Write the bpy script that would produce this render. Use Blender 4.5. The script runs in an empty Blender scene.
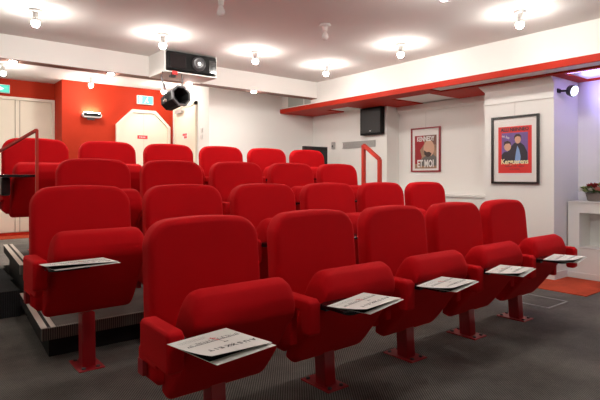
import bpy, bmesh, math, random
from mathutils import Vector, Matrix
random.seed(7)
PI = math.pi
R = math.radians
S = bpy.context.scene
C = S.collection

# ------------------------------------------------------------------ camera, world, exposure
TH = 51.4
cam_d = bpy.data.cameras.new('camera')
cam = bpy.data.objects.new('camera', cam_d); C.objects.link(cam)
cam.location = (0, 0, 1.0)
cam.rotation_euler = (R(90), 0, R(TH - 90))
cam_d.sensor_width = 36
cam_d.lens = 498 / 600 * 36
cam_d.shift_y = -(200 - 176.5) / 600
cam_d.clip_start = 0.05
S.camera = cam
w = bpy.data.worlds.new('world'); S.world = w; w.use_nodes = True
w.node_tree.nodes['Background'].inputs[0].default_value = (0.9, 0.9, 1, 1)
w.node_tree.nodes['Background'].inputs[1].default_value = 0.05
S.view_settings.view_transform = 'Standard'
S.view_settings.look = 'None'
S.view_settings.exposure = 1.05
S.view_settings.gamma = 1
S.view_settings.use_curve_mapping = False
BULB = 210.0       # radiance of a ceiling bulb

# ------------------------------------------------------------------ materials
def mat(name, col, rough=0.6, metal=0.0, spec=0.5, emit=None, estr=0, sheen=0, bump=0, bscale=300, noise=0, nscale=6, coat=0):
    m = bpy.data.materials.new(name); m.use_nodes = True
    nt = m.node_tree; b = nt.nodes['Principled BSDF']
    b.inputs['Base Color'].default_value = (*col, 1)
    b.inputs['Roughness'].default_value = rough
    b.inputs['Metallic'].default_value = metal
    b.inputs['Specular IOR Level'].default_value = spec
    b.inputs['Coat Weight'].default_value = coat
    if sheen:
        b.inputs['Sheen Weight'].default_value = sheen
        b.inputs['Sheen Roughness'].default_value = 0.4
        b.inputs['Sheen Tint'].default_value = (1, 0.08, 0.05, 1)
    if emit:
        b.inputs['Emission Color'].default_value = (*emit, 1)
        b.inputs['Emission Strength'].default_value = estr
    if noise or bump:
        tc = nt.nodes.new('ShaderNodeTexCoord')
    if noise:
        n = nt.nodes.new('ShaderNodeTexNoise'); n.inputs['Scale'].default_value = nscale
        n.inputs['Detail'].default_value = 5
        nt.links.new(tc.outputs['Object'], n.inputs['Vector'])
        mr = nt.nodes.new('ShaderNodeMapRange')
        mr.inputs['To Min'].default_value = 1 - noise; mr.inputs['To Max'].default_value = 1 + noise
        nt.links.new(n.outputs['Fac'], mr.inputs['Value'])
        mx = nt.nodes.new('ShaderNodeVectorMath'); mx.operation = 'SCALE'
        mx.inputs[0].default_value = col
        nt.links.new(mr.outputs['Result'], mx.inputs['Scale'])
        nt.links.new(mx.outputs['Vector'], b.inputs['Base Color'])
    if bump:
        n2 = nt.nodes.new('ShaderNodeTexNoise'); n2.inputs['Scale'].default_value = bscale
        nt.links.new(tc.outputs['Object'], n2.inputs['Vector'])
        bp = nt.nodes.new('ShaderNodeBump'); bp.inputs['Strength'].default_value = bump
        bp.inputs['Distance'].default_value = 0.002
        nt.links.new(n2.outputs['Fac'], bp.inputs['Height'])
        nt.links.new(bp.outputs['Normal'], b.inputs['Normal'])
    return m

def carpet(name, a, bcol, scale=170, contrast=1.0):
    m = bpy.data.materials.new(name); m.use_nodes = True
    nt = m.node_tree; b = nt.nodes['Principled BSDF']
    b.inputs['Roughness'].default_value = 0.95
    b.inputs['Specular IOR Level'].default_value = 0.2
    tc = nt.nodes.new('ShaderNodeTexCoord')
    mp = nt.nodes.new('ShaderNodeMapping'); mp.inputs['Rotation'].default_value = (0, 0, R(38))
    nt.links.new(tc.outputs['Object'], mp.inputs['Vector'])
    wv = nt.nodes.new('ShaderNodeTexWave'); wv.bands_direction = 'X'
    wv.inputs['Scale'].default_value = scale / 6; wv.inputs['Distortion'].default_value = 3.0
    wv.inputs['Detail'].default_value = 2; wv.inputs['Detail Scale'].default_value = 30
    nt.links.new(mp.outputs['Vector'], wv.inputs['Vector'])
    n = nt.nodes.new('ShaderNodeTexNoise'); n.inputs['Scale'].default_value = 3; n.inputs['Detail'].default_value = 8
    n.inputs['Roughness'].default_value = 0.7
    nt.links.new(tc.outputs['Object'], n.inputs['Vector'])
    mr = nt.nodes.new('ShaderNodeMapRange'); mr.inputs['From Min'].default_value = 0.3; mr.inputs['From Max'].default_value = 0.7
    mr.inputs['To Min'].default_value = 0.7; mr.inputs['To Max'].default_value = 1.3
    nt.links.new(n.outputs['Fac'], mr.inputs['Value'])
    mx = nt.nodes.new('ShaderNodeMix'); mx.data_type = 'RGBA'
    mx.inputs['A'].default_value = (*a, 1); mx.inputs['B'].default_value = (*bcol, 1)
    nt.links.new(wv.outputs['Fac'], mx.inputs['Factor'])
    sc = nt.nodes.new('ShaderNodeVectorMath'); sc.operation = 'SCALE'
    nt.links.new(mx.outputs['Result'], sc.inputs[0]); nt.links.new(mr.outputs['Result'], sc.inputs['Scale'])
    nt.links.new(sc.outputs['Vector'], b.inputs['Base Color'])
    bp = nt.nodes.new('ShaderNodeBump'); bp.inputs['Strength'].default_value = 0.4; bp.inputs['Distance'].default_value = 0.002
    nt.links.new(wv.outputs['Fac'], bp.inputs['Height']); nt.links.new(bp.outputs['Normal'], b.inputs['Normal'])
    return m

def ribbed(name, a, bcol, axis, scale):
    m = bpy.data.materials.new(name); m.use_nodes = True
    nt = m.node_tree; b = nt.nodes['Principled BSDF']
    b.inputs['Roughness'].default_value = 0.45; b.inputs['Metallic'].default_value = 0.3
    tc = nt.nodes.new('ShaderNodeTexCoord')
    wv = nt.nodes.new('ShaderNodeTexWave'); wv.bands_direction = axis
    wv.inputs['Scale'].default_value = scale
    nt.links.new(tc.outputs['Object'], wv.inputs['Vector'])
    mx = nt.nodes.new('ShaderNodeMix'); mx.data_type = 'RGBA'
    mx.inputs['A'].default_value = (*a, 1); mx.inputs['B'].default_value = (*bcol, 1)
    nt.links.new(wv.outputs['Fac'], mx.inputs['Factor'])
    nt.links.new(mx.outputs['Result'], b.inputs['Base Color'])
    return m

M = {
 'white': mat('warm white wall paint', (0.86, 0.86, 0.825), 0.7, spec=0.3, noise=0.015, nscale=3, bump=0.15, bscale=60),
 'ceiling': mat('ceiling paint', (0.80, 0.785, 0.755), 0.9, spec=0.15, noise=0.01),
 'redwall': mat('orange red wall paint', (0.42, 0.027, 0.006), 0.7, spec=0.2, noise=0.03),
 'redboard': mat('red board paint', (0.46, 0.021, 0.006), 0.6, spec=0.2, noise=0.03),
 'cream': mat('cream door paint', (0.80, 0.73, 0.60), 0.45, noise=0.015),
 'fabric': mat('red velvet fabric', (0.53, 0.003, 0.007), 0.85, spec=0.12, sheen=0.25, bump=0.35, bscale=420, noise=0.06, nscale=9),
 'redmetal': mat('red enamelled metal', (0.34, 0.004, 0.010), 0.35, noise=0.05),
 'railred': mat('orange red rail paint', (0.55, 0.035, 0.018), 0.35),
 'black': mat('black plastic', (0.012, 0.012, 0.013), 0.35),
 'matblack': mat('matt black', (0.006, 0.006, 0.006), 0.7, spec=0.25),
 'lacquer': mat('black lacquer', (0.008, 0.006, 0.007), 0.18),
 'dkgrey': mat('dark grey metal', (0.10, 0.10, 0.105), 0.4, metal=0.6),
 'grey': mat('grey metal', (0.42, 0.41, 0.40), 0.45, metal=0.4),
 'steel': mat('brushed aluminium', (0.66, 0.62, 0.56), 0.4, metal=0.5),
 'chrome': mat('chrome', (0.7, 0.7, 0.7), 0.12, metal=1.0),
 'paper': mat('white paper', (0.78, 0.76, 0.72), 0.6),
 'ink': mat('black ink', (0.03, 0.03, 0.03), 0.7),
 'greyink': mat('grey ink', (0.16, 0.155, 0.15), 0.7),
 'redink': mat('red ink', (0.60, 0.04, 0.05), 0.7),
 'lite': mat('lit bulb', (1, 1, 1), 0.5, emit=(1.0, 0.945, 0.88), estr=BULB),
 'lite2': mat('lit downlight', (1, 1, 1), 0.5, emit=(1.0, 0.93, 0.86), estr=450),
 'bulb': mat('unlit frosted bulb', (0.85, 0.82, 0.80), 0.25),
 'socket': mat('white plastic', (0.75, 0.73, 0.70), 0.4),
 'exitg': mat('exit sign green', (0.05, 0.45, 0.33), 0.5, emit=(0.10, 0.55, 0.42), estr=0.45),
 'exitw': mat('exit sign white', (0.9, 0.9, 0.9), 0.5, emit=(0.8, 1.0, 0.95), estr=0.3),
 'signcase': mat('sign case', (0.7, 0.74, 0.72), 0.4),
 'lamplens': mat('wall lamp diffuser', (1, 1, 1), 0.5, emit=(1.0, 0.90, 0.80), estr=45),
 'bluelens': mat('blue white lamp lens', (1, 1, 1), 0.5, emit=(0.70, 0.82, 1.0), estr=1.1),
 'projlens': mat('projector lens glass', (0.9, 0.9, 0.95), 0.1, emit=(1, 0.95, 0.9), estr=.7),
 'ventgrey': ribbed('vent slats', (0.22, 0.22, 0.21), (0.55, 0.54, 0.52), 'Z', 60),
 'windowgrey': mat('grey green glazing', (0.42, 0.46, 0.42), 0.3),
 'basket': mat('woven basket', (0.24, 0.20, 0.18), 0.8, noise=0.4, nscale=120),
 'leaf': mat('green leaves', (0.10, 0.19, 0.05), 0.6, noise=0.4, nscale=60),
 'lime': mat('pale green blossom', (0.45, 0.52, 0.20), 0.6),
 'rose': mat('dark red rose petals', (0.32, 0.006, 0.012), 0.6),
 'pink': mat('pink rose petals', (0.75, 0.32, 0.26), 0.6),
 'whitef': mat('white rose petals', (0.8, 0.76, 0.7), 0.6),
 'goldp': mat('poster cream lettering', (0.82, 0.72, 0.42), 0.6),
 'posterred': mat('poster red', (0.66, 0.025, 0.020), 0.45),
 'posterpurple': mat('poster purple ground', (0.16, 0.09, 0.30), 0.45, noise=0.35, nscale=14),
 'posterbrown': mat('poster mottled ground', (0.34, 0.20, 0.12), 0.45, noise=0.6, nscale=16),
 'posterdark': mat('poster dark coat', (0.025, 0.022, 0.035), 0.45),
 'postergrey': mat('poster grey coat', (0.13, 0.12, 0.11), 0.45),
 'posterblue': mat('poster blue shirt', (0.20, 0.33, 0.60), 0.45),
 'skin': mat('poster skin tone', (0.62, 0.36, 0.24), 0.45),
 'hair': mat('poster hair', (0.05, 0.025, 0.018), 0.45),
 'frameblack': mat('black picture frame', (0.015, 0.014, 0.013), 0.3),
 'framered': mat('dark red picture frame', (0.32, 0.01, 0.02), 0.35),
 'mount': mat('white picture mount', (0.78, 0.76, 0.73), 0.5),
 'floor': carpet('dark grey woven carpet', (0.048, 0.044, 0.039), (0.205, 0.188, 0.168)),
 'plat': carpet('grey platform carpet', (0.11, 0.105, 0.095), (0.17, 0.16, 0.145)),
 'backfloor': carpet('light grey carpet', (0.16, 0.15, 0.135), (0.22, 0.21, 0.19)),
 'blackcarpet': carpet('black carpet', (0.016, 0.017, 0.018), (0.035, 0.036, 0.038)),
 'redcarpet': carpet('orange red carpet tile', (0.40, 0.045, 0.015), (0.60, 0.09, 0.035)),
 'rib': ribbed('ribbed rubber nosing', (0.02, 0.02, 0.02), (0.22, 0.20, 0.17), 'X', 28),
 'trimbrown': mat('brown beam trim', (0.20, 0.085, 0.06), 0.5),
 'dooredge': mat('door shadow gap', (0.35, 0.31, 0.25), 0.6),
 'handle': mat('dark green handle', (0.02, 0.05, 0.03), 0.35),
 'tag': mat('red tag', (0.6, 0.03, 0.03), 0.5),
}

# ------------------------------------------------------------------ mesh helpers
def link(name, bm, m, parent=None, loc=None, smooth=False, wn=False):
    me = bpy.data.meshes.new(name)
    bmesh.ops.recalc_face_normals(bm, faces=bm.faces[:])
    bm.to_mesh(me); bm.free()
    ms = m if isinstance(m, (list, tuple)) else [m]
    for x in ms: me.materials.append(x)
    if smooth:
        for p in me.polygons: p.use_smooth = True
    o = bpy.data.objects.new(name, me); C.objects.link(o)
    if parent: o.parent = parent
    if loc: o.location = loc
    if wn:
        md = o.modifiers.new('normals', 'WEIGHTED_NORMAL'); md.keep_sharp = False
    return o

def box_into(bm, x0, x1, y0, y1, z0, z1, mi=0, bev=0):
    g = bmesh.ops.create_cube(bm, size=1)
    vs = g['verts']
    for v in vs:
        v.co = Vector(((x0+x1)/2 + v.co.x*(x1-x0), (y0+y1)/2 + v.co.y*(y1-y0), (z0+z1)/2 + v.co.z*(z1-z0)))
    fs = set(f for v in vs for f in v.link_faces)
    for f in fs: f.material_index = mi
    if bev:
        es = list(set(e for v in vs for e in v.link_edges))
        bmesh.ops.bevel(bm, geom=es, offset=bev, segments=3, profile=0.5, affect='EDGES')

def boxes(name, lst, m, parent=None, bev=0, smooth=False, loc=None):
    bm = bmesh.new()
    for b in lst: box_into(bm, *b[:6], mi=(b[6] if len(b) > 6 else 0), bev=bev)
    return link(name, bm, m, parent, loc, smooth=bool(bev), wn=bool(bev))

def prism(pts, axis, a0, a1, bev=0, seg=3, bm=None):
    """pts: 2D outline; axis 'x': pts=(y,z); 'y': pts=(x,z); 'z': pts=(x,y)."""
    bm = bm or bmesh.new()
    def P(p, a):
        return {'x': (a, p[0], p[1]), 'y': (p[0], a, p[1]), 'z': (p[0], p[1], a)}[axis]
    v0 = [bm.verts.new(P(p, a0)) for p in pts]; v1 = [bm.verts.new(P(p, a1)) for p in pts]
    f0 = bm.faces.new(v0); f1 = bm.faces.new(v1[::-1])
    n = len(pts)
    for i in range(n): bm.faces.new((v0[i], v0[(i+1) % n], v1[(i+1) % n], v1[i]))
    if bev:
        bmesh.ops.recalc_face_normals(bm, faces=bm.faces[:]); bm.normal_update()
        es = list(f0.edges) + list(f1.edges)
        bmesh.ops.bevel(bm, geom=es, offset=bev, segments=seg, profile=0.5, affect='EDGES')
    return bm

def rrect(x0, x1, z0, z1, r, rb=None, n=7):
    rb = r if rb is None else rb
    pts = []
    for cx, cz, a, rr in ((x1-r, z1-r, 0, r), (x0+r, z1-r, 90, r), (x0+rb, z0+rb, 180, rb), (x1-rb, z0+rb, 270, rb)):
        for i in range(n+1):
            t = R(a + 90*i/n); pts.append((cx + rr*math.cos(t), cz + rr*math.sin(t)))
    return pts

def chaikin(p, it=2):
    for w in (.14, .25)[:it]:
        q = []
        for i in range(len(p)):
            a, b = p[i], p[(i+1) % len(p)]
            q.append((a[0]*(1-w)+b[0]*w, a[1]*(1-w)+b[1]*w)); q.append((a[0]*w+b[0]*(1-w), a[1]*w+b[1]*(1-w)))
        p = q
    return p

def tube(bm, pts, r, n=10, cap=True):
    pts = [Vector(p) for p in pts]
    rings = []
    for i, p in enumerate(pts):
        d = (pts[min(i+1, len(pts)-1)] - pts[max(i-1, 0)]).normalized()
        up = Vector((0, 0, 1)) if abs(d.z) < 0.95 else Vector((1, 0, 0))
        a = d.cross(up).normalized(); b = d.cross(a)
        rr = r[i] if isinstance(r, (list, tuple)) else r
        rings.append([bm.verts.new(p + a*rr*math.cos(2*PI*k/n) + b*rr*math.sin(2*PI*k/n)) for k in range(n)])
    for A, B in zip(rings, rings[1:]):
        for k in range(n): bm.faces.new((A[k], A[(k+1) % n], B[(k+1) % n], B[k]))
    if cap:
        bm.faces.new(rings[0]); bm.faces.new(rings[-1][::-1])
    return bm

def lathe(bm, prof, c=(0, 0, 0), n=16):
    rings = []
    for r, z in prof:
        rings.append([bm.verts.new((c[0]+r*math.cos(2*PI*k/n), c[1]+r*math.sin(2*PI*k/n), c[2]+z)) for k in range(n)])
    for A, B in zip(rings, rings[1:]):
        for k in range(n): bm.faces.new((A[k], A[(k+1) % n], B[(k+1) % n], B[k]))
    bm.faces.new(rings[0][::-1]); bm.faces.new(rings[-1])
    return bm

def tag(o, label, cat=None, group=None):
    o['label'] = label
    if cat: o['category'] = cat
    if group: o['group'] = group
    return o

def thing(name, label, cat, loc=(0, 0, 0), rz=0, group=None):
    o = bpy.data.objects.new(name, None); C.objects.link(o)
    o.location = loc; o.rotation_euler = (0, 0, rz); o.empty_display_size = 0.1
    return tag(o, label, cat, group)

def struct(o, label=None):
    o['kind'] = 'structure'
    if label: o['label'] = label
    return o

def copy_tree(o, parent=None):
    c = o.copy(); C.objects.link(c); c.parent = parent
    for ch in [x for x in C.objects if x.parent == o]: copy_tree(ch, c)
    return c

def text_mesh(name, s, size, m, parent, mtx, ext=0.0008, align='CENTER', squeeze=1.0, bold=0.0):
    cu = bpy.data.curves.new(name, 'FONT'); cu.body = s; cu.size = size; cu.extrude = ext; cu.offset = bold
    cu.align_x = align; cu.align_y = 'CENTER'
    cu.resolution_u = 2
    t = bpy.data.objects.new('tmp', cu); C.objects.link(t)
    dg = bpy.context.evaluated_depsgraph_get()
    me = bpy.data.meshes.new_from_object(t.evaluated_get(dg))
    bpy.data.objects.remove(t); bpy.data.curves.remove(cu)
    me.name = name
    me.transform(Matrix.Diagonal((squeeze, 1, 1, 1)))
    me.transform(mtx)
    me.materials.clear(); me.materials.append(m)
    o = bpy.data.objects.new(name, me); C.objects.link(o); o.parent = parent
    return o

# ------------------------------------------------------------------ dimensions
ZC = 2.33            # ceiling
XR = 5.45            # recessed right wall
XA = 5.20            # wall section with the speaker
XP = 4.91            # poster pillar front
YP0, YP1 = 2.225, 2.955
YB = 6.18            # white back wall
YR = 7.36            # red wall
YD = 7.79            # cream doors
XL, YF = -2.6, -3.0  # walls behind / left of the camera
XD = 3.32            # wall with the white door
ZBF = 0.188          # raised floor at the back
XS = 4.54            # front edge of soffit
ZS0, ZS1 = 1.967, 2.03
XB = 4.58            # bulkhead above soffit
YBM = 5.35           # cross beam
T = 0.12

# ------------------------------------------------------------------ structure
struct(boxes('floor', [(XL-T, XR+T, YF-T, 8.1, -0.1, 0)], M['floor']), 'dark grey carpeted floor')
bm_ = boxes('floor_back_level', [(XL, .715, 5.09, YD, 0, ZBF), (.715, XR, 5.24, YD, 0, ZBF)], M['backfloor']); struct(bm_, 'raised light grey carpet behind the seats')
struct(boxes('floor_aisle_step', [(XL, .660, 4.04, 5.09, 0, 0.186), (.660, .690, 4.5, 5.09, 0, .186)], M['blackcarpet']), 'black carpeted aisle step')
struct(boxes('ceiling', [(XL-T, XR+T, YF-T, 8.1, ZC, ZC+.1)], M['ceiling']), 'off white ceiling')
struct(boxes('wall_right', [(XR, XR+T, YF, YB, 0, ZC)], M['white']), 'white recessed right wall')
struct(boxes('wall_right_section', [(XA, XR, 4.60, YB, 0, ZC)], M['white']), 'white wall section under the black speaker')
struct(boxes('wall_left', [(XL-T, XL, YF, YD, 0, ZC)], M['white']))
struct(boxes('wall_front', [(XL, XR, YF-T, YF, 0, ZC)], M['white']))
struct(boxes('wall_back', [(XD, XR+T, YB, YB+T, 0, ZC)], M['white']), 'white back wall')
struct(boxes('wall_door_side', [(XD, XD+T, YB+T, YR, 0, ZC)], M['white']), 'white side wall with the door')
struct(boxes('wall_red', [(1.705, XD+T, YR, YR+T, 0, ZC), (1.705, 1.705+T, YR+T, YD+T, 0, ZC)], M['redwall']), 'orange red wall')
struct(boxes('wall_red_over_doors', [(XL, 1.705, YD, YD+T, 2.09, ZC)], M['redwall']), 'red wall above the cream doors')
struct(boxes('wall_back_left', [(XL, 1.705, YD+.04, YD+T, 0, 2.09)], M['cream']))
struct(boxes('ceiling_beam', [(XL, XB, YBM, YBM+.13, 2.105, ZC)], M['white']), 'white beam across the ceiling')
struct(boxes('trim_1', [(XL, XB, YBM, YBM+.13, 2.098, 2.105)], M['trimbrown']), 'brown strip under the beam')
struct(boxes('wall_bulkhead', [(XB, XB+.06, YF, YB, ZS1, ZC)], M['white']), 'white bulkhead above the red soffit')

# soffit: red boards with white openings between them
rb = [(XS, XS+.03, YF, YB, ZS0, ZS1),
      (XS+.03, 4.80, 3.45, YB, ZS0, ZS1),
      (4.82, XR, 2.12, 3.60, ZS0, ZS1), (4.82, 4.89, YF, 2.12, ZS0, ZS1), (5.40, XR, YF, 2.12, ZS0, ZS1),
      (4.80, XA+.06, 4.18, 5.0, ZS0, ZS1), (XA+.06, XR, 4.18, 4.60, ZS0, ZS1),
      (4.80, 4.84, 5.0, YB, ZS0, ZS1), (4.84, XA, 5.45, YB, ZS0, ZS1)]
struct(boxes('ceiling_soffit', rb, M['redboard']), 'red painted soffit along the right wall')
struct(boxes('ceiling_soffit_top', [(XS+.025, XR, YF, YB, 1.984, 2.024)], M['white']))

# pillar with cornice
struct(boxes('wall_pillar', [(XP, XR, YP0, YP1, 0, ZS0)], M['white']), 'white pillar with the black framed poster')
bm = prism([(YP0-.0, 0), (YP1, 0), (YP1+.035, .05), (YP0-.0, .05)], 'x', 0, .01)
bm.free()
bm = bmesh.new()
def frustum(bm, x0, y0, y1, z0, x0b, y0b, y1b, z1):
    a = [bm.verts.new(p) for p in ((x0, y0, z0), (x0, y1, z0), (XR, y1, z0), (XR, y0, z0))]
    b = [bm.verts.new(p) for p in ((x0b, y0b, z1), (x0b, y1b, z1), (XR, y1b, z1), (XR, y0b, z1))]
    bm.faces.new(a); bm.faces.new(b)
    for i in range(4): bm.faces.new((a[i], a[(i+1) % 4], b[(i+1) % 4], b[i]))
frustum(bm, XP-.001, YP0+.002, YP1+.001, 1.90, XP-.045, YP0+.002, YP1+.045, 1.955)
box_into(bm, XP-.045, XR, YP0+.002, YP1+.045, 1.955, ZS0-.001)
struct(link('trim_2', bm, M['white']), 'cornice on the pillar')
struct(boxes('trim_3', [(XP-.014, XP, YP0, YP1+.01, 1.762, 1.774), (XP-.008, XP, YP0, YP1+.01, 1.774, 1.782)], M['white']))
# cornice on recess wall, ledge
struct(boxes('trim_4', [(XR-.05, XR, YP1+.05, 4.60, 1.90, 1.966), (XR-.025, XR, YP1+.05, 4.60, 1.87, 1.90)], M['white']))
struct(boxes('wall_ledge', [(XA, XR, YP1, 4.60, 0, .755)], M['white']), 'low white ledge below the red framed poster')
struct(boxes('trim_5', [(XA-.02, XR, YP1, 4.62, .755, .775)], M['white']))
struct(boxes('trim_6', [(XR-.03, XR, YP1, 3.385, .775, 1.87)], M['white']))
for i, b in enumerate([(XP, XR, YP0-.012, YP0, 0, .075), (XP-.012, XP, YP0-.012, YP1, 0, .075), (XA-.03, XA-.018, 1.0, YP0-.012, 0, .06)]):
    struct(boxes(('baseboard_pillar', 'baseboard_pillar_front', 'baseboard_fireplace')[i], [b], M['white']))

# fireplace
fp = thing('fireplace', 'white boxy fireplace with an open niche beside the pillar', 'fireplace', (XA-.02, 1.6, 0))
X0 = XA-.02
def loc_boxes(name, lst, m, parent, org, bev=0):
    return boxes(name, [(a-org[0], b-org[0], c-org[1], d-org[1], e-org[2], f-org[2]) for a, b, c, d, e, f in lst], m, parent, bev)
org = (X0, 1.6, 0)
Y0f, Y1f = 0.95, 2.211
loc_boxes('surround', [(X0, XR, Y0f, Y1f, 0, .30), (X0, XR, 2.105, Y1f, .30, .645), (X0, XR, Y0f, 1.08, .30, .645),
                       (X0, XR, Y0f, Y1f, .645, .745), (XR-.02, XR, 1.08, 2.105, .30, .645)], M['white'], fp, org)
loc_boxes('mantel_shelf', [(X0-.012, XR, Y0f-.01, Y1f, .745, .757)], M['white'], fp, org)
loc_boxes('hearth_plate', [(X0-.008, XR-.02, 1.08, 2.105, .30, .308)], M['mount'], fp, org)

# ------------------------------------------------------------------ stepped platforms with nosings
def EX(y): return .585+(y-2.955)*.060          # left edge of the platforms runs slightly askew
def quad(y0, y1, a, b, za, zb_, bm=None):
    return prism([(EX(y0)+a, y0), (b if b > 2 else EX(y0)+b, y0), (b if b > 2 else EX(y1)+b, y1), (EX(y1)+a, y1)], 'z', za, zb_, bm=bm)
def platform(n, y0, y1, z, zb, x1=4.45):
    struct(link('floor_platform', quad(y0+.03, y1, .03, x1, z-.06, z-.002), M['plat']), 'grey carpeted seating platform')
    struct(link('wall_riser', quad(y0+.07, y1, .045, x1, zb, z-.06), M['matblack']), 'black recessed riser')
    struct(link('trim_7', quad(y0, y0+.03, 0, x1, z-.065, z), M['rib']), 'ribbed dark nosing')
    struct(link('trim_8', quad(y0+.03, y1, 0, .075, z-.065, z), M['matblack']))
    bm = quad(y0+.002, y1, -.003, .028, z, z+.004); quad(y0+.002, y1, .046, .070, z, z+.004, bm=bm)
    struct(link('trim_9', bm, M['steel']), 'aluminium edge strip')
platform(1, 2.955, 3.955, .178, 0)
platform(2, 3.955, 5.24, .375, 0)

# ------------------------------------------------------------------ cinema seat
def seat_profile():
    p = [(-.012, .160), (-.070, .148), (-.170, .265), (-.255, .385), (-.310, .470), (-.314, .530), (-.288, .588), (-.245, .607), (-.205, .594), (-.168, .545), (-.065, .300), (-.022, .200)]
    return chaikin(p, 2)

def seat_mesh(h):
    prof = seat_profile()
    cy, cz = -.17, .38
    W, rc = .222, .056
    xs = [0, .07, .12] + [W-rc+rc*math.sin(R(t)) for t in (0, 15, 30, 42, 53, 63, 72, 80, 86)]
    bm = bmesh.new(); rings = []
    for x in [-a for a in xs[:0:-1]] + xs:
        ax = abs(x)
        e = max(0, ax-(W-.030))/.030                      # rolled side edges
        ins = .030*(1-math.sqrt(max(0, 1-min(1, e)**2))) + .002
        u = max(0, ax-(W-rc))/rc                          # rounded top corners
        drop = .052*(1-math.sqrt(max(0, 1-u*u)))
        ring = []
        for y, z in prof:
            dy, dz = y-cy, z-cz
            L = math.hypot(dy, dz)
            k = 1-ins/max(L, .09)
            zz = cz+dz*k
            if zz > .42: zz = .42+(zz-.42)*(1-drop/.18)
            ring.append(bm.verts.new((x+.008, cy+dy*k, zz+h)))
        rings.append(ring)
    n = len(prof)
    for A, B in zip(rings, rings[1:]):
        for k in range(n): bm.faces.new((A[k], A[(k+1) % n], B[(k+1) % n], B[k]))
    bm.faces.new(rings[0]); bm.faces.new(rings[-1][::-1])
    return bm

def back_mesh(h):
    # outline narrow at the top corners, slightly domed top edge
    pts = []
    W, z0, z1, r = .261, .20, .834, .108
    n = 8
    for i in range(n+1):
        t = R(90*i/n); pts.append((W-.006-r+r*math.cos(t), z1-r-.006+r*math.sin(t)))
    for k in range(1, 8):
        u = 1-2*k/8; pts.append(((W-.006-r)*u, z1-.006+.006*(1-u*u)))
    for i in range(n+1):
        t = R(90+90*i/n); pts.append((-(W-.006-r)+r*math.cos(t), z1-r-.006+r*math.sin(t)))
    pts += [(-W, z0+.03), (-W+.03, z0), (W-.03, z0), (W, z0+.03)]
    bm = prism(pts, 'y', 0, .095, bev=.026, seg=4)
    for v in bm.verts:
        v.co.y += (v.co.z-z1)*.09
        v.co.z += h
    return bm

def arm_bm(h, x, block=False):
    if block:
        prof = [(-.100, .385), (-.100, .487), (-.115, .500), (-.325, .500), (-.345, .484), (-.345, .375), (-.330, .360), (-.115, .370)]
        x += .022 if h else .002
    else:
        prof = [(-.060, .450), (-.060, .503), (-.320, .503), (-.340, .485), (-.340, .370), (-.327, .358), (-.292, .358), (-.282, .370), (-.282, .444), (-.275, .450)]
    prof = [(y, z+h-(.008 if block and not h else 0)) for y, z in prof]
    return prism(prof, 'x', x-.032, x+.032, bev=.013, seg=3)

def make_seat(h, right_arm=False, tablet=True, first=False, raised=False, td=.484):
    t = thing('cinema_seat', 'seat', 'cinema seat', (0, 0, 0), 0, 'red tip-up cinema seats')
    link('backrest', back_mesh(h), M['fabric'], t, smooth=True, wn=True)
    link('seat', seat_mesh(h + (.016 if h else -.006)), M['fabric'], t, smooth=True)
    for x in ([-.300, .300] if right_arm else [-.300]):
        a = link('armrest', arm_bm(h, x, first), M['black'] if raised else M['fabric'], t, smooth=True, wn=True)
        boxes('arm_support', [(x+.006, x+.040, -.30, -.12, .325+h, .366+h), (x+.016, x+.040, -.14, .03, .30+h, .350+h)] if first else [(x-.020, x+.020, -.20, .03, .285+h, .456+h)], M['fabric'], a, bev=.008)
        boxes('arm_bracket', [(x+.018, x+.036, -.01, .04, .24+h, .30+h)] if first else [(x-.012, x+.012, -.01, .04, .24+h, .30+h)], M['redmetal'], a)
    # hinge beam behind the seat, pole and foot plate
    boxes('hinge_rail', [(-.262, .262, .045, .085, .245+h, .285+h)], M['redmetal'], t)
    bm = prism([(-.100, .0), (-.025, .0), (-.015, .165+h), (-.090, .165+h)], 'x', -.034, .034, bev=.006, seg=2)
    link('pole', bm, M['redmetal'], t, smooth=True, wn=True)
    p = boxes('foot_plate', [(-.065, .065, -.155, .050, 0, .007)], M['redmetal'], t, bev=.002)
    for y in (-.132, .028):
        for x in (-.036, .036):
            b = bmesh.new(); lathe(b, [(.011, .007), (.011, .014), (.006, .016)], (x, y, 0), 6)
            link('bolt', b, M['dkgrey'], p)
    if tablet:
        bm = prism(rrect(-.375, -.095, -.520, -.322, .03, n=4), 'z', .500+h, .520+h, bev=.003, seg=2) if raised else prism(rrect(-.275, -.100, -.505, -.322, .03, n=4), 'z', td-.014+h, td+h, bev=.003, seg=2)
        tb = link('writing_tablet', bm, M['lacquer'], t)
        boxes('tablet_bracket', [(-.290, -.262, -.36, -.15, .4995+h, .512+h)] if raised else [(-.262, -.235, -.36, -.18, td-.028+h, td-.014+h)], M['black'], tb)
    return t

firstA = make_seat(0, first=True, td=.462)
firstB = make_seat(.118, first=True)
firstD = make_seat(.118, first=True, raised=True)
protoA = make_seat(0)
protoB = make_seat(.118)
endA = make_seat(0, right_arm=True)
endB = make_seat(.118, right_arm=True)

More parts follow.
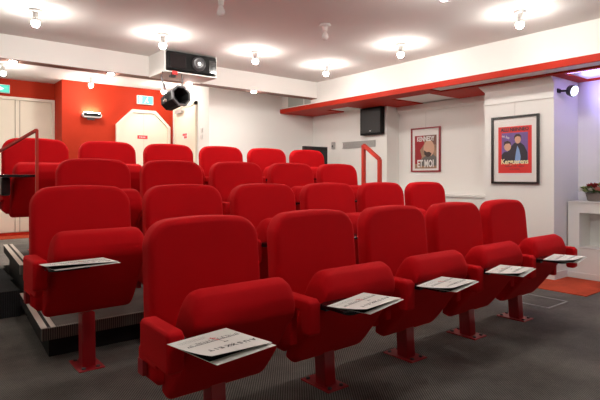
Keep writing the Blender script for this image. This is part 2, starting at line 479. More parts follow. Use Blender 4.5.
PITCH = .5996
ROWS = [
 ('front', .9953, 1.862, 0.0, 5, (firstA, protoA, endA)),
 ('second', .7658, 2.829, 0.0, 6, (firstB, protoB, endB)),
 ('third', 1.0878, 3.718, .178, 5, (firstB, protoB, endB)),
 ('back', .8933, 4.701, .376, 6, (firstD, protoB, endB)),
]
lab = {
 ('front', 0): 'big red cinema seat at the left end of the front row, nearest of all',
 ('front', 1): 'red cinema seat second from left in the front row',
 ('front', 2): 'red cinema seat in the middle of the front row',
 ('front', 3): 'red cinema seat fourth from left in the front row',
 ('front', 4): 'red cinema seat at the right end of the front row, before the white pillar',
 ('second', 0): 'red cinema seat at the left end of the second row, beside the aisle steps',
 ('second', 1): 'red cinema seat second from left in the second row',
 ('second', 2): 'red cinema seat third from left in the second row',
 ('second', 3): 'red cinema seat fourth from left in the second row',
 ('second', 4): 'red cinema seat fifth from left in the second row, before the right handrail',
 ('second', 5): 'red cinema seat at the right end of the second row, below the red framed poster',
 ('third', 0): 'red cinema seat at the left end of the third row',
 ('third', 1): 'red cinema seat second from left in the third row',
 ('third', 2): 'red cinema seat in the middle of the third row',
 ('third', 3): 'red cinema seat fourth from left in the third row',
 ('third', 4): 'red cinema seat at the right end of the third row, beside the right handrail',
 ('back', 0): 'red cinema seat at the left end of the back row, behind the left handrail',
 ('back', 1): 'red cinema seat second from left in the back row, before the red wall',
 ('back', 2): 'red cinema seat third from left in the back row, before the octagonal door',
 ('back', 3): 'red cinema seat fourth from left in the back row',
 ('back', 4): 'red cinema seat fifth from left in the back row',
 ('back', 5): 'red cinema seat at the right end of the back row, before the black screen',
}
used = set()
for rname, x0, y, z, n, (pf, pa, pe) in ROWS:
    for j in range(n):
        src = pe if j == n-1 else pf if j == 0 else pa
        o = src if src.name not in used else copy_tree(src)
        used.add(src.name)
        o.location = (x0 + j*PITCH, y, z)
        tag(o, lab[(rname, j)], 'cinema seat', 'red tip-up cinema seats')

# ------------------------------------------------------------------ programme booklets on the tablets
def make_booklet():
    t = thing('booklet', 'booklet', 'booklet')
    L = .118
    boxes('back_cover', [(-L+.002, L-.002, -L-.012, L, 0, .0016)], M['paper'], t)
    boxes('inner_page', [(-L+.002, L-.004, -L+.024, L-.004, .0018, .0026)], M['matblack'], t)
    bm = bmesh.new()
    nx = 8; g = {}
    def zf(x, y):                      # the cover lifts towards its near edge
        u = (x+L)/(2*L); v = (L-y)/(2*L)
        return .004 + .021*v*v*(1-.85*u)
    for i in range(nx+1):
        for k in range(nx+1):
            x = -L-.006+2*L*i/nx; yy = L+.002-2*L*k/nx
            zz = zf(-L+2*L*i/nx, L-2*L*k/nx)
            g[i, k] = (bm.verts.new((x, yy, zz)), bm.verts.new((x, yy, zz+.0012)))
    for i in range(nx):
        for k in range(nx):
            for s in (0, 1): bm.faces.new([g[a][s] for a in ((i, k), (i+1, k), (i+1, k+1), (i, k+1))])
    ring = [(i, 0) for i in range(nx)] + [(nx, k) for k in range(nx)] + [(i, nx) for i in range(nx, 0, -1)] + [(0, k) for k in range(nx, 0, -1)]
    for a, b in zip(ring, ring[1:]+ring[:1]):
        bm.faces.new((g[a][0], g[b][0], g[b][1], g[a][1]))
    cv = link('cover', bm, M['paper'], t, smooth=False)
    def drape(o):
        for v in o.data.vertices:
            v.co.z = zf(min(max(v.co.x+.006, -L), L), min(max(v.co.y-.002, -L), L)) + .0016 + max(0, v.co.z)
    m180 = Matrix.Rotation(PI, 4, 'Z')
    tx = text_mesh('title_lettering', 'A U S XX E I T', .030, M['ink'], cv, Matrix.Translation((.006, -.048, 0)) @ m180, ext=.0002, bold=.0007)
    drape(tx)
    bm = bmesh.new()
    random.seed(3)
    def stroke(x0, y0, x1, y1, wd, mi):
        d = Vector((x1-x0, y1-y0)).normalized(); p = Vector((-d.y, d.x))*wd/2
        n = 4
        for i in range(n):
            a = Vector((x0, y0)).lerp(Vector((x1, y1)), i/n); b = Vector((x0, y0)).lerp(Vector((x1, y1)), (i+1)/n)
            f = bm.faces.new([bm.verts.new((q.x, q.y, 0)) for q in (a+p, a-p, b-p, b+p)]); f.material_index = mi
    # skyline-like pen drawing with a small red figure in the middle
    for i in range(26):
        x = -.10+.0078*i; hgt = random.uniform(.006, .026)
        stroke(x, .030, x+random.uniform(-.002, .002), .030+hgt, .0034, 2 if i % 3 == 0 else 0)
    stroke(-.105, .030, .10, .032, .0034, 0); stroke(-.09, .052, .08, .054, .001, 0)
    for k in range(5): stroke(-.104, .075+k*.005, .0, .077+k*.005, .0007, 0)
    stroke(.005, .07, .012, .03, .006, 1); stroke(-.008, .062, .022, .060, .003, 1)
    stroke(.012, .03, .016, .0, .002, 2); stroke(.010, .001, .026, -.001, .006, 2)
    stroke(-.012, -.03, .018, -.062, .0016, 2); stroke(.018, -.03, -.012, -.062, .0016, 2)
    dr = link('cover_drawing', bm, [M['greyink'], M['redink'], M['ink']], cv)
    drape(dr)
    return t
bk = make_booklet()
BK = [
 (.796, 1.398, .4622, 8, 'white illustrated booklet on the tablet of the nearest seat, large in view'),
 (1.480, 1.420, .4842, 14, 'white booklet on the tablet of the second front row seat'),
 (2.045, 1.424, .4842, 12, 'white booklet on the tablet of the middle front row seat'),
 (2.602, 1.412, .4842, 14, 'white booklet on the tablet of the fourth front row seat'),
 (3.255, 1.408, .4842, 12, 'white booklet on the tablet at the right end of the front row'),
 (.636, 2.394, .6022, 5, 'white booklet on the tablet of the left end second row seat'),
]
for i, (x, y, z, a, l) in enumerate(BK):
    o = bk if i == 0 else copy_tree(bk)
    o.location = (x, y, z); o.rotation_euler = (0, 0, R(a))
    if i: o.scale = (1.22, .76, .8)
    tag(o, l, 'booklet', 'programme booklets on the seat tablets')

# ------------------------------------------------------------------ ceiling bulbs
def make_bulb(lit):
    t = thing('light_bulb', 'bulb', 'light bulb')
    b = bmesh.new(); lathe(b, [(.048, 0), (.050, -.006), (.046, -.016), (.024, -.020), (.021, -.024), (.021, -.058), (.016, -.062)], n=20)
    link('lamp_holder', b, M['socket'], t, smooth=False)
    b = bmesh.new(); lathe(b, [(.013, -.060), (.016, -.068), (.024, -.084), (.0285, -.094), (.0285, -.096)], n=14)
    link('bulb_collar', b, M['bulb'], t, smooth=True)
    b = bmesh.new(); lathe(b, [(.0295, -.0965), (.031, -.104), (.030, -.114), (.026, -.126), (.016, -.135), (.004, -.138)], n=12)
    link('bulb_glass', b, M['lite'] if lit else M['bulb'], t, smooth=True)
    return t
lit = make_bulb(True); off = make_bulb(False)
BL = [
 (.83, 4.42, 1, 'lit ceiling bulb at the upper left, first in front of the beam'),
 (1.90, 4.43, 1, 'lit ceiling bulb just left of the projector'),
 (2.93, 4.43, 1, 'lit ceiling bulb right of the projector'),
 (3.93, 4.43, 1, 'lit ceiling bulb nearest the corner of beam and bulkhead'),
 (3.90, 3.27, 1, 'lit ceiling bulb between the corner and the front right bulb'),
 (3.885, 2.03, 1, 'lit ceiling bulb at the upper right, nearest the right bulkhead'),
 (1.85, 3.26, 0, 'unlit ceiling bulb cut by the top edge of the picture'),
 (2.89, 3.27, 0, 'unlit ceiling bulb in the middle of the ceiling'),
 (.93, 6.80, 1, 'lit bulb behind the beam, at the left before the cream doors'),
 (1.97, 6.95, 1, 'lit bulb behind the beam, before the red wall'),
 (2.95, 6.85, 1, 'lit bulb behind the beam, mostly hidden by the hanging spotlight'),
 (.80, 2.03, 1, None), (2.87, 2.03, 1, None), (.80, .8, 1, None), (2.87, .8, 1, None), (3.9, .7, 1, None), (-.6, 3.2, 1, None), (-1, 6.6, 1, None)]
first = {0: True, 1: True}
for x, y, l, la in BL:
    src = lit if l else off
    o = src if first[l] else copy_tree(src)
    first[l] = False
    o.location = (x, y, ZC)
    tag(o, la or 'lit ceiling bulb outside the picture on the near part of the ceiling', 'light bulb', 'bare bulbs on the ceiling')

# downlights in the beam
dl = None
for x, l in ((.82, 'leftmost of the four downlights in the beam'), (1.735, 'second downlight from the left in the beam, above the red wall'),
             (2.64, 'beam downlight just below the projector'), (3.55, 'rightmost of the four downlights in the beam')):
    if dl is None:
        dl = thing('downlight', '', 'downlight')
        b = bmesh.new(); lathe(b, [(.040, 0), (.042, -.004), (.034, -.006)], n=18); link('trim_ring', b, M['socket'], dl)
        b = bmesh.new(); lathe(b, [(.031, -.0065), (.026, -.012), (.012, -.015)], n=14); link('lens', b, M['lite2'], dl)
        o = dl
    else: o = copy_tree(dl)
    o.location = (x, YBM+.055, 2.098)
    tag(o, l, 'downlight', 'downlights under the beam')

# ------------------------------------------------------------------ projector and its box
pj = thing('projector_box', 'white box hanging on the beam, holding the projector', 'projector box', (2.43, 5.1, 2.1))
loc_boxes('bottom_panel', [(2.10, 2.715, 4.92, YBM, 2.095, 2.108)], M['white'], pj, (2.4, 5.1, 2.1))
loc_boxes('side_panel', [(2.10, 2.115, 4.93, YBM, 2.108, ZC)], M['white'], pj, (2.4, 5.1, 2.1))
loc_boxes('side_panel', [(2.700, 2.715, 4.93, YBM, 2.108, ZC)], M['white'], pj, (2.4, 5.1, 2.1))
pr = thing('projector', 'black video projector with a glowing round lens', 'projector', (2.437, 5.0, 2.109))
o3 = (2.415, 5.0, 2.109)
loc_boxes('body', [(2.125, 2.695, 4.885, 5.28, 2.120, 2.310)], M['matblack'], pr, o3, bev=.012)
loc_boxes('foot', [(2.16, 2.20, 4.93, 4.97, 2.109, 2.119)], M['black'], pr, o3)
loc_boxes('foot', [(2.63, 2.67, 4.93, 4.97, 2.109, 2.119)], M['black'], pr, o3)
loc_boxes('front_panel', [(2.15, 2.33, 4.879, 4.886, 2.140, 2.285)], M['lacquer'], pr, o3, bev=.002)
loc_boxes('front_panel', [(2.60, 2.69, 4.879, 4.886, 2.130, 2.270)], M['lacquer'], pr, o3, bev=.002)
b = bmesh.new(); lathe(b, [(.078, 0), (.078, .018), (.066, .024), (.058, .012)], n=32)
bmesh.ops.rotate(b, verts=b.verts, matrix=Matrix.Rotation(R(90), 3, 'X')); bmesh.ops.translate(b, verts=b.verts, vec=(2.475-o3[0], 4.886-o3[1], 2.212-o3[2]))
ring = link('lens_ring', b, M['dkgrey'], pr, smooth=False)
b = bmesh.new(); lathe(b, [(.060, .012), (.060, .026), (.045, .022), (.030, .024)], n=32)
bmesh.ops.rotate(b, verts=b.verts, matrix=Matrix.Rotation(R(90), 3, 'X')); bmesh.ops.translate(b, verts=b.verts, vec=(2.475-o3[0], 4.886-o3[1], 2.212-o3[2]))
link('lens_barrel', b, M['dkgrey'], pr)
b = bmesh.new(); lathe(b, [(.020, .023), (.018, .028), (.010, .031)], n=20)
bmesh.ops.rotate(b, verts=b.verts, matrix=Matrix.Rotation(R(90), 3, 'X')); bmesh.ops.translate(b, verts=b.verts, vec=(2.475-o3[0], 4.886-o3[1], 2.212-o3[2]))
link('lens_glass', b, M['projlens'], pr)

# theatre spotlight hanging from the projector box
sp = thing('stage_spotlight', 'black octagonal theatre spotlight hanging below the projector box', 'spotlight', (2.215, 4.93, 2.095))
def octa(bm, prof, n=8, cap=True):
    rings = [[bm.verts.new((r*math.cos(2*PI*(k+.5)/n), r*math.sin(2*PI*(k+.5)/n), z)) for k in range(n)] for r, z in prof]
    for A, B in zip(rings, rings[1:]):
        for k in range(n): bm.faces.new((A[k], A[(k+1) % n], B[(k+1) % n], B[k]))
    if cap: bm.faces.new(rings[0][::-1]); bm.faces.new(rings[-1])
    return bm
can_m = (Matrix.Translation((.015, -.03, -.285)) @ Vector((.10, -.93, .16)).to_track_quat('Z', 'Y').to_matrix().to_4x4())
b = bmesh.new(); octa(b, [(.06, -.16), (.093, -.13), (.097, .11), (.110, .112), (.110, .135), (.088, .135), (.080, .11), (.064, -.04)])
b.transform(can_m); cn = link('can', b, [M['matblack']], sp)
b = bmesh.new(); octa(b, [(.1125, .112), (.1125, .138), (.094, .138), (.094, .134)], cap=False); b.transform(can_m); link('front_rim', b, M['dkgrey'], cn)
b = bmesh.new()
for k in range(3):
    box_into(b, -.03+.025*k, -.02+.025*k, .083, .103, -.12, .08)
b.transform(can_m); link('cooling_rib', b, M['dkgrey'], cn)
b = bmesh.new(); tube(b, [(-.105, -.01, -.009), (-.120, -.01, -.05), (-.110, -.02, -.12), (-.085, -.02, -.18), (-.095, -.02, -.24), (-.10, -.02, -.30)], .008, 8)
link('power_cable', b, M['dkgrey'], sp, smooth=True)
b = bmesh.new(); tube(b, [(.105, -.01, -.008), (.112, -.01, -.05), (.104, -.02, -.12), (.104, -.02, -.23)], .007, 8)
link('yoke', b, M['dkgrey'], sp, smooth=True)
boxes('clamp', [(-.03, .03, -.03, .01, -.055, -.03), (-.012, .012, -.02, .0, -.03, -.001)], M['black'], sp)
boxes('red_tag', [(-.012, .045, -.035, -.0305, -.028, .012)], M['tag'], sp)
b = bmesh.new(); tube(b, [(-.10, -.02, -.30), (-.05, -.02, -.31)], .014, 8); link('knob', b, M['steel'], sp)

# ------------------------------------------------------------------ doors and signs on the back wall
def poly_prism(name, pts, y0, y1, m, parent=None, bev=0):
    return link(name, prism(pts, 'y', y0, y1, bev=bev, seg=2), m, parent)
def oct_outline(x0, x1, z0, z1, c):
    return [(x0, z0), (x1, z0), (x1, z1-c), (x1-c, z1), (x0+c, z1), (x0, z1-c)]
d1 = struct(thing('door_1', 'cream door with cut corners in the red wall', 'door', (2.845, YR, ZBF)), 'cream door with cut corners in the red wall'); del d1['category']
o4 = (2.845, YR, ZBF)
poly_prism('door_frame', [(x-o4[0], z-o4[2]) for x, z in oct_outline(2.43, 3.26, ZBF, 2.00, .235)], -.018, 0, M['cream'], d1, .004)
poly_prism('frame_molding', [(x-o4[0], z-o4[2]) for x, z in [(2.43, ZBF), (2.475, ZBF), (2.475, 1.755), (2.68, 1.955), (3.01, 1.955), (3.215, 1.755), (3.215, ZBF), (3.26, ZBF), (3.26, 1.765), (3.025, 2.00), (2.665, 2.00), (2.43, 1.765)]], -.045, -.018, M['cream'], d1)
boxes('door_gap', [(-.001, .001, -.0195, -.018, 0, 1.75)], M['dooredge'], d1)
s1 = tag(boxes('door_sign', [(2.748, 2.901, YR-.024, YR-.0181, 1.566, 1.618)], M['redink']), 'small red sign on the octagonal cream door', 'sign')
boxes('sign_lettering', [(2.775+.025*i, 2.790+.025*i, YR-.0252, YR-.0241, 1.585, 1.60) for i in range(4)], M['mount'], s1)

d2 = struct(boxes('door_2', [(XD-.02, XD, 6.58, 7.20, ZBF, 2.035)], M['cream'])); d2['label'] = 'cream door in the side wall with a closer'
boxes('door_frame', [(XD-.035, XD, 6.53, 6.58, ZBF, 2.085), (XD-.035, XD, 7.20, 7.25, ZBF, 2.085), (XD-.035, XD, 6.53, 7.25, 2.035, 2.085)], M['cream'], d2)
boxes('door_gap', [(XD-.0215, XD-.02, 6.585, 6.59, ZBF, 2.03), (XD-.0215, XD-.02, 6.585, 7.19, 2.025, 2.03)], M['dooredge'], d2)
b = bmesh.new(); box_into(b, XD-.07, XD-.021, 6.93, 7.13, 1.955, 2.005); tube(b, [(XD-.045, 7.02, 2.01), (XD-.09, 6.88, 2.02), (XD-.05, 6.75, 2.05)], .007, 8)
link('door_closer', b, M['grey'], d2)
b = bmesh.new(); tube(b, [(XD-.02, 6.64, 1.19), (XD-.06, 6.64, 1.19), (XD-.062, 6.74, 1.19)], .012, 10); box_into(b, XD-.026, XD-.02, 6.62, 6.66, 1.12, 1.24)
link('door_handle', b, M['handle'], d2)
s2 = tag(boxes('door_notice', [(XD-.024, XD-.0201, 6.81, 6.97, 1.56, 1.65)], M['mount']), 'small red and white notice on the side door', 'sign')
boxes('notice_print', [(XD-.0252, XD-.0241, 6.82+.048*i, 6.862+.048*i, 1.568+.040*k, 1.602+.040*k) for i in range(3) for k in range(2) if (i, k) != (2, 0)], M['redink'], s2)
for z, l in ((1.655, 'white wall switch beside the side door, upper one'), (1.56, 'white wall switch beside the side door, lower one')):
    o = tag(boxes('wall_switch', [(XD-.012, XD-.0005, 6.36, 6.42, z-.03, z+.03)], M['socket'], bev=.003), l, 'switch', 'wall switches')
    boxes('rocker', [(XD-.016, XD-.0121, 6.372, 6.408, z-.018, z+.018)], M['bulb'], o)

d3 = struct(boxes('door_3', [(-.06, 1.205, YD-.005, YD+.04, ZBF+.05, 2.05), (1.213, 1.66, YD-.005, YD+.04, ZBF+.05, 2.05)], M['cream'])); d3['label'] = 'pair of cream double doors at the left'
boxes('door_frame', [(1.66, 1.704, YD-.03, YD+.04, ZBF, 2.09), (-.1, 1.66, YD-.03, YD+.04, 2.05, 2.09), (-.10, -.06, YD-.03, YD+.04, ZBF, 2.05)], M['cream'], d3)
boxes('panel_molding', [(1.262, 1.270, YD-.009, YD-.005, ZBF+.05, 2.05), (.6, .608, YD-.009, YD-.005, ZBF+.05, 2.05)], M['dooredge'], d3)
struct(boxes('baseboard_back', [(XL, 1.705, YD-.05, YD-.031, ZBF, ZBF+.045)], M['redboard']))
tag(boxes('red_mat', [(-.6, 1.68, YD-.40, YD-.06, ZBF, ZBF+.008)], M['redcarpet']), 'orange red mat in front of the cream double doors', 'mat')

def exit_sign(x0, x1, z0, z1, y, label, arrow):
    t = thing('exit_sign', label, 'exit sign', ((x0+x1)/2, y, z0)); o = ((x0+x1)/2, y, z0)
    t['group'] = 'green emergency exit signs'
    loc_boxes('case', [(x0, x1, y-.035, y-.001, z0, z1)], M['signcase'], t, o, bev=.004)
    loc_boxes('panel', [(x0+.008, x1-.008, y-.038, y-.0351, z0+.008, z1-.008)], M['exitg'], t, o)
    W = (x1-x0)/2; zc = (z1-z0)/2
    if arrow:
        pts = [(.0, zc+.03), (.055, zc), (.0, zc-.03), (.0, zc-.012), (-.07, zc-.012), (-.07, zc+.012), (.0, zc+.012)]
        poly_prism('arrow', pts, -.040, -.0381, M['exitw'], t)
    else:
        # running figure and doorway pictogram
        b = bmesh.new()
        prism([(-.10, zc-.045), (-.10, zc+.045), (-.055, zc+.045), (-.055, zc-.045)], 'y', -.040, -.0381, bm=b)
        link('doorway_pictogram', b, M['exitw'], t)
        b = bmesh.new()
        prism([(.0, zc-.02), (.012, zc+.022), (.034, zc+.018), (.022, zc-.018)], 'y', -.040, -.0381, bm=b)
        prism([(.0, zc-.015), (-.018, zc-.044), (-.006, zc-.046), (.012, zc-.018)], 'y', -.040, -.0381, bm=b)
        prism([(.012, zc-.015), (.034, zc-.030), (.046, zc-.046), (.038, zc-.018), (.022, zc-.006)], 'y', -.040, -.0381, bm=b)
        prism([(.024, zc+.026), (.024, zc+.042), (.038, zc+.042), (.038, zc+.026)], 'y', -.040, -.0381, bm=b)
        link('running_figure', b, M['exitw'], t)
    return t
exit_sign(2.741, 2.988, 2.087, 2.218, YR, 'lit emergency exit sign on the red wall above the octagonal door', False)
exit_sign(.90, 1.142, 2.130, 2.245, YD, 'lit emergency exit sign with an arrow above the double doors', True)

wl = thing('wall_lamp', 'chrome capsule wall lamp glowing on the red wall', 'wall lamp', (2.085, YR, 1.83))
b = prism(rrect(-.130, .130, 0, .062, .030, n=6), 'y', -.085, -.012, bev=.006, seg=2)
link('housing', b, M['socket'], wl)
boxes('dark_band', [(-.118, .112, -.088, -.0852, .016, .058)], M['matblack'], wl)
boxes('diffuser', [(-.105, .105, -.075, -.022, .063, .068)], M['lamplens'], wl)
boxes('lower_cover', [(-.105, .105, -.075, -.022, -.004, -.001)], M['socket'], wl)
boxes('backplate', [(-.05, .05, -.012, -.0005, -.03, .06)], M['dkgrey'], wl)

# ------------------------------------------------------------------ handrails
def rail(name, label, pts, s=.0085):
    t = thing(name, label, 'handrail', pts[0][0]); o = Vector(pts[0][0])
    for a, z in pts:                       # posts: foot point and top height
        p = Vector(a)-o
        po = boxes('post', [(p.x-s, p.x+s, p.y-s, p.y+s, p.z, p.z+z)], M['railred'], t)
        boxes('post_base', [(p.x-.04, p.x+.04, p.y-.04, p.y+.04, p.z, p.z+.008)], M['railred'], po)
    tops = [Vector(a)-o+Vector((0, 0, z)) for a, z in pts]
    b = bmesh.new()
    for a, c in zip(tops, tops[1:]):
        d = (c-a)
        n = d.normalized(); side = Vector((-n.y, n.x, 0)).normalized()*s; up = n.cross(side).normalized()*s
        vs = []
        for q in (a - n*.0, c + n*.0):
            vs.append([b.verts.new(q+u) for u in (side+up, side-up, -side-up, -side+up)])
        for k in range(4): b.faces.new((vs[0][k], vs[0][(k+1) % 4], vs[1][(k+1) % 4], vs[1][k]))
        b.faces.new(vs[0]); b.faces.new(vs[1][::-1])
    link('top_rail', b, M['railred'], t)
    return t
rail('handrail', 'orange red metal handrail at the left end of the rows', [((.712, 3.75, .178), 1.138), ((.42, 4.35, .186), .90)])
rail('handrail', 'orange red metal handrail at the right end of the rows', [((4.30, 4.17, .375), 1.0), ((4.30, 3.915, .178), 1.02)], .019)

# ------------------------------------------------------------------ right wall: speaker, vent, thermostat, screen
sk = thing('wall_speaker', 'black loudspeaker hung on the white wall under the red soffit', 'speaker', (XA-.05, 4.83, 1.585))
o5 = (XA-.05, 4.83, 1.585)
loc_boxes('cabinet', [(XA-.085, XA-.015, 4.63, 5.03, 1.585, ZS0-.002)], M['matblack'], sk, o5, bev=.004)
loc_boxes('grille', [(XA-.090, XA-.0851, 4.65, 5.01, 1.61, 1.94)], M['black'], sk, o5)
loc_boxes('bracket', [(XA-.015, XA-.0005, 4.74, 4.92, 1.72, 1.86)], M['black'], sk, o5)
loc_boxes('badge', [(XA-.092, XA-.0901, 4.815, 4.845, 1.63, 1.645)], M['grey'], sk, o5)
vt = tag(boxes('wall_vent', [(XA-.012, XA-.0005, 4.81, 5.465, 1.425, 1.508)], M['ventgrey']), 'long grey ventilation grille on the white wall', 'vent')
boxes('vent_frame', [(XA-.016, XA-.0121, 4.80, 5.475, 1.508, 1.514), (XA-.016, XA-.0121, 4.80, 5.475, 1.418, 1.425)], M['grey'], vt)
th = tag(boxes('thermostat', [(XA-.03, XA-.0005, 5.64, 5.705, 1.425, 1.53)], M['grey'], bev=.006), 'small grey thermostat on the wall left of the long vent', 'thermostat')
boxes('dial', [(XA-.034, XA-.0301, 5.66, 5.69, 1.45, 1.48)], M['dkgrey'], th)
tv = thing('black_screen', 'black flat screen standing behind the right end of the back row', 'screen', (4.71, 5.55, ZBF))
o6 = (4.71, 5.55, ZBF)
loc_boxes('panel', [(4.485, 4.940, 5.53, 5.57, 1.02, 1.437)], M['black'], tv, o6, bev=.004)
loc_boxes('screen_glass', [(4.500, 4.925, 5.526, 5.5299, 1.035, 1.422)], M['lacquer'], tv, o6)
loc_boxes('stand_column', [(4.68, 4.74, 5.54, 5.58, ZBF+.02, 1.10)], M['black'], tv, o6)
loc_boxes('stand_base', [(4.52, 4.90, 5.42, 5.68, ZBF, ZBF+.02)], M['black'], tv, o6)
# grey glazing panel on bulkhead beyond the beam
w1 = struct(boxes('window_1', [(XB-.006, XB-.001, 5.49, 6.02, 2.05, 2.21)], M['windowgrey'])); w1['label'] = 'grey green glazed panel in the bulkhead'
boxes('glazing_bar', [(XB-.009, XB-.006, 5.63, 5.645, 2.05, 2.21)], M['white'], w1)

# ------------------------------------------------------------------ posters  (face -X; local u runs along -Y = to the right)
def on_wall(x):
    return Matrix(((0, 0, -1, x), (-1, 0, 0, 0), (0, 1, 0, 0), (0, 0, 0, 1)))
def rect_frame(name, y0, y1, z0, z1, wd, x, dep, m, parent):
    return boxes(name, [(x-dep, x, y0, y1, z1-wd, z1), (x-dep, x, y0, y1, z0, z0+wd), (x-dep, x, y0, y0+wd, z0+wd, z1-wd), (x-dep, x, y1-wd, y1, z0+wd, z1-wd)], m, parent)
def blob(name, pts, x, yc, zc, m, parent, t=.0008):
    # pts in (u right, v up) metres about the centre
    return link(name, prism([(yc-u, zc+v) for u, v in pts], 'x', x-t, x), m, parent)
def ell(cx, cy, rx, ry, n=18):
    return [(cx+rx*math.cos(2*PI*k/n), cy+ry*math.sin(2*PI*k/n)) for k in range(n)]

def poster1():
    y0, y1, z0, z1 = 2.362, 2.867, .925, 1.622
    t = thing('framed_poster', 'red and purple film poster in a thin black frame on the pillar', 'poster', (XP, (y0+y1)/2, z0))
    o = (XP, (y0+y1)/2, z0); H = z1-z0; W = (y1-y0)/2
    rect_frame('frame', -W, W, 0, H, .022, -.001, .024, M['frameblack'], t)
    boxes('mount', [(-.010, -.001, -W+.022, W-.022, .022, H-.022)], M['mount'], t)
    pw, pz0, pz1 = .178, .110, .590
    ps = boxes('print', [(-.0112, -.0101, -pw, pw, pz0, pz1)], M['posterred'], t)
    x = -.0113
    pc = .35
    blob('picture_ground', [(-.14, -.14), (.14, -.14), (.14, .175), (-.14, .175)], x, 0, pc, M['posterpurple'], ps)
    blob('coat', [(-.10, -.14), (.135, -.14), (.135, -.03), (.10, .04), (.055, .075), (0, .07), (-.03, .04), (-.075, -.02)], x-.0009, 0, pc, M['posterdark'], ps)
    blob('shirt', [(0, -.14), (.06, -.14), (.065, -.07), (.05, .0), (.03, .04), (.015, -.03)], x-.0018, 0, pc, M['posterblue'], ps)
    blob('face', ell(.035, .105, .032, .044), x-.0018, 0, pc, M['skin'], ps)
    blob('hair', [(-.002, .10), (-.004, .135), (.015, .158), (.05, .160), (.072, .138), (.070, .10), (.062, .128), (.03, .136), (.008, .125)], x-.0027, 0, pc, M['hair'], ps)
    blob('second_face', ell(-.075, .035, .038, .046), x-.0018, 0, pc, M['skin'], ps)
    blob('second_hair', [(-.115, .04), (-.110, .082), (-.075, .096), (-.042, .080), (-.036, .045), (-.055, .066), (-.095, .064)], x-.0027, 0, pc, M['hair'], ps)
    blob('second_coat', [(-.14, -.14), (-.02, -.14), (-.03, -.06), (-.06, -.02), (-.11, -.02), (-.14, -.05)], x-.0016, 0, pc, M['posterdark'], ps)
    text_mesh('top_lettering', 'ALLI NEINNEO', .050, M['posterdark'], ps, on_wall(x-.001) @ Matrix.Translation((0, .556, 0)), squeeze=.90, bold=.0018)
    text_mesh('script_lettering', 'et les', .040, M['mount'], ps, on_wall(x-.001) @ Matrix.Translation((-.095, .485, 0)) @ Matrix.Rotation(R(-18), 4, 'Z'))
    text_mesh('title_lettering', 'Kerguerens', .072, M['goldp'], ps, on_wall(x-.0028) @ Matrix.Translation((0, .226, 0)), squeeze=.86, bold=.0022)
    text_mesh('small_lettering', 'ADERLEN     VILE     SALENA', .016, M['posterdark'], ps, on_wall(x-.001) @ Matrix.Translation((0, .180, 0)))
    text_mesh('small_lettering', 'UN FILM DE VAREL', .013, M['posterdark'], ps, on_wall(x-.001) @ Matrix.Translation((0, .150, 0)))
    b = bmesh.new(); tube(b, [(-.008, 0, H), (-.004, 0, H+.14)], .0012, 6); link('hanging_wire', b, M['grey'], t)
poster1()
def poster2():
    y0, y1, z0, z1 = 3.902, 4.371, 1.062, 1.652
    xw = XR
    t = thing('framed_poster', 'film poster with a bearded face in a dark red frame on the recessed wall', 'poster', (xw, (y0+y1)/2, z0))
    H = z1-z0; W = (y1-y0)/2
    rect_frame('frame', -W, W, 0, H, .018, -.001, .024, M['framered'], t)
    boxes('mount', [(-.010, -.001, -W+.018, W-.018, .018, H-.018)], M['mount'], t)
    pw, pz0, pz1 = .175, .045, .485
    ps = boxes('print', [(-.0112, -.0101, -pw, pw, pz0, pz1)], M['posterbrown'], t)
    x = -.0113
    blob('red_curtain', [(-pw, -.14), (-.10, -.15), (-.06, -.05), (-.09, .04), (-.02, .12), (-.03, .235), (-pw, .235)], x, 0, .25, M['rose'], ps)
    blob('title_band', [(-.03, .16), (pw, .10), (pw, .235), (-.03, .235)], x-.0005, 0, .25, M['trimbrown'], ps)
    blob('coat', [(-.10, -.13), (.175, -.13), (.175, -.02), (.12, .02), (.0, .0), (-.07, -.04)], x, 0, .21, M['postergrey'], ps)
    blob('bald_head', ell(.055, .100, .088, .110), x-.0012, 0, .21, M['skin'], ps)
    blob('beard', [(-.025, .08), (-.016, .02), (.03, -.015), (.080, -.005), (.098, .035), (.06, .055), (.02, .052)], x-.0018, 0, .21, M['hair'], ps)
    text_mesh('top_lettering', 'KENNEDY', .090, M['mount'], ps, on_wall(x-.0022) @ Matrix.Translation((0, .436, 0)), squeeze=.68, bold=.0022)
    text_mesh('title_lettering', 'ET MOI', .135, M['mount'], ps, on_wall(x-.0022) @ Matrix.Translation((.0, .105, 0)), squeeze=.62, bold=.004, ext=.0012)
    b = bmesh.new(); tube(b, [(-.006, 0, H), (-.004, 0, H+.21)], .0012, 6); link('hanging_wire', b, M['grey'], t)
poster2()

# ------------------------------------------------------------------ blue lamp beside the pillar
bl = thing('clip_spotlight', 'small dark spotlight with a blue white lens beside the pillar', 'spotlight', (5.02, YP0, 1.835))
b = bmesh.new(); tube(b, [(-.02, -.0, .0), (-.01, -.05, -.005), (.05, -.10, .0)], .010, 8); link('stem', b, M['black'], bl)
boxes('wall_plate', [(-.05, .01, -.012, -.0005, -.02, .02)], M['black'], bl)
d = Vector((-.25, -.90, -.28)).normalized()
mm = Matrix.Translation((.062, -.105, -.005)) @ d.to_track_quat('Z', 'Y').to_matrix().to_4x4()
b = bmesh.new(); lathe(b, [(.028, -.06), (.050, -.042), (.060, .0), (.060, .012), (.052, .014)], n=20); b.transform(mm); hd = link('lamp_head', b, M['dkgrey'], bl)
b = bmesh.new(); lathe(b, [(.051, .0145), (.044, .020), (.02, .023)], n=20); b.transform(mm); link('lens', b, M['bluelens'], bl)
ld = bpy.data.lights.new('violet_beam', 'SPOT'); ld.energy = 5; ld.color = (.38, .34, 1.0); ld.spot_size = R(165); ld.spot_blend = .6; ld.shadow_soft_size = .05
lo = bpy.data.objects.new('violet_beam', ld); C.objects.link(lo); lo.parent = bl
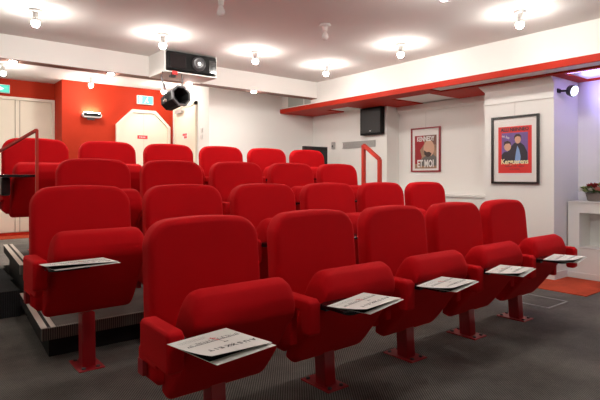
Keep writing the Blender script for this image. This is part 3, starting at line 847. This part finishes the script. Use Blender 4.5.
lo.location = Vector((.075, -.125, 0)) + d*.04
lo.rotation_euler = Vector((.35, -.55, .15)).to_track_quat('-Z', 'Y').to_euler()
# coloured strip lamp inside the soffit opening at the near end
sl = tag(boxes('strip_light', [(4.891, 4.906, .4, 2.10, ZS0+.002, ZS0+.015)], mat('violet strip', (1, 1, 1), emit=(.50, .32, 1.0), estr=9)), 'thin violet strip light under the near end of the red soffit', 'strip light')

# ------------------------------------------------------------------ flower basket on the mantel
fb = thing('flower_basket', 'low woven basket of red, pink and white roses on the mantel', 'flower basket', (5.32, 1.975, .757))
b = bmesh.new(); lathe(b, [(.078, 0), (.088, .01), (.100, .078), (.094, .082)], n=20)
for v in b.verts: v.co.y *= 1.22
link('basket', b, M['basket'], fb)
b = bmesh.new(); random.seed(5)
for k in range(260):
    a = random.uniform(0, 2*PI); rr = random.uniform(.02, .150); z = .088+random.uniform(-.01, .06)*(1.25-rr/.16)
    c = Vector((rr*math.cos(a)*.85, rr*math.sin(a)*1.2, z)); dr = Vector((math.cos(a+random.uniform(-.6, .6)), math.sin(a+random.uniform(-.6, .6)), random.uniform(-.2, .9))).normalized()
    sd = dr.cross(Vector((0, 0, 1))).normalized()*.016; L = random.uniform(.035, .06)
    vs = [b.verts.new(q) for q in (c, c+dr*L*.5+sd, c+dr*L, c+dr*L*.5-sd)]; b.faces.new(vs)
fo = link('foliage', b, M['leaf'], fb)
def bloom(x, y, z, r, m):
    b = bmesh.new()
    for ring, (rr, n) in enumerate(((1.0, 6), (.7, 5), (.42, 4))):
        for k in range(n):
            a = 2*PI*k/n+ring*.6
            cx, cy = math.cos(a), math.sin(a)
            g = []
            for i in range(4):
                u = i/3
                for j in (-1, 0, 1):
                    wj = .62*r*rr*math.sin(PI*(.25+.6*u))
                    rad = r*rr*(.25+.75*math.sin(u*PI/2))
                    g.append(b.verts.new((x+cx*rad-cy*wj*j, y+cy*rad+cx*wj*j, z+r*(.1+.75*u)-abs(j)*r*.1+ring*r*.12)))
            for i in range(3):
                for j in range(2): b.faces.new((g[i*3+j], g[i*3+j+1], g[i*3+j+4], g[i*3+j+3]))
    return link('rose', b, m, fb, smooth=True)
for q in [(-.04, .045, .120, .042, 'rose'), (-.09, .04, .095, .026, 'whitef'), (-.095, -.03, .095, .034, 'pink'), (-.03, .125, .105, .028, 'lime'),
          (.0, -.02, .135, .036, 'lime'), (-.07, -.11, .100, .034, 'pink'), (.05, .06, .120, .034, 'rose'), (-.06, .130, .090, .024, 'whitef'),
          (.04, -.07, .120, .032, 'lime'), (-.08, .09, .085, .026, 'lime'), (-.02, .01, .125, .03, 'whitef')]:
    bloom(q[0], q[1], q[2]+.006, q[3]*1.3, M[q[4]])

# ------------------------------------------------------------------ floor details at the right
tag(boxes('carpet_tile', [(4.44, 5.16, 1.75, YP0-.015, 0, .006), (4.44, XP-.015, YP0-.015, 2.75, 0, .006)], M['redcarpet']), 'orange red carpet tiles on the floor before the pillar', 'carpet tiles')
fh = tag(boxes('floor_plate', [(3.83, 4.14, 1.78, 2.09, 0, .003)], M['floor']), 'square floor hatch with a pale metal edge behind the last front seat', 'floor hatch')
boxes('metal_edge', [(3.82, 4.15, 1.77, 1.78, 0, .005), (3.82, 4.15, 2.09, 2.10, 0, .005), (3.82, 3.83, 1.78, 2.09, 0, .005), (4.14, 4.15, 1.78, 2.09, 0, .005)], M['grey'], fh)
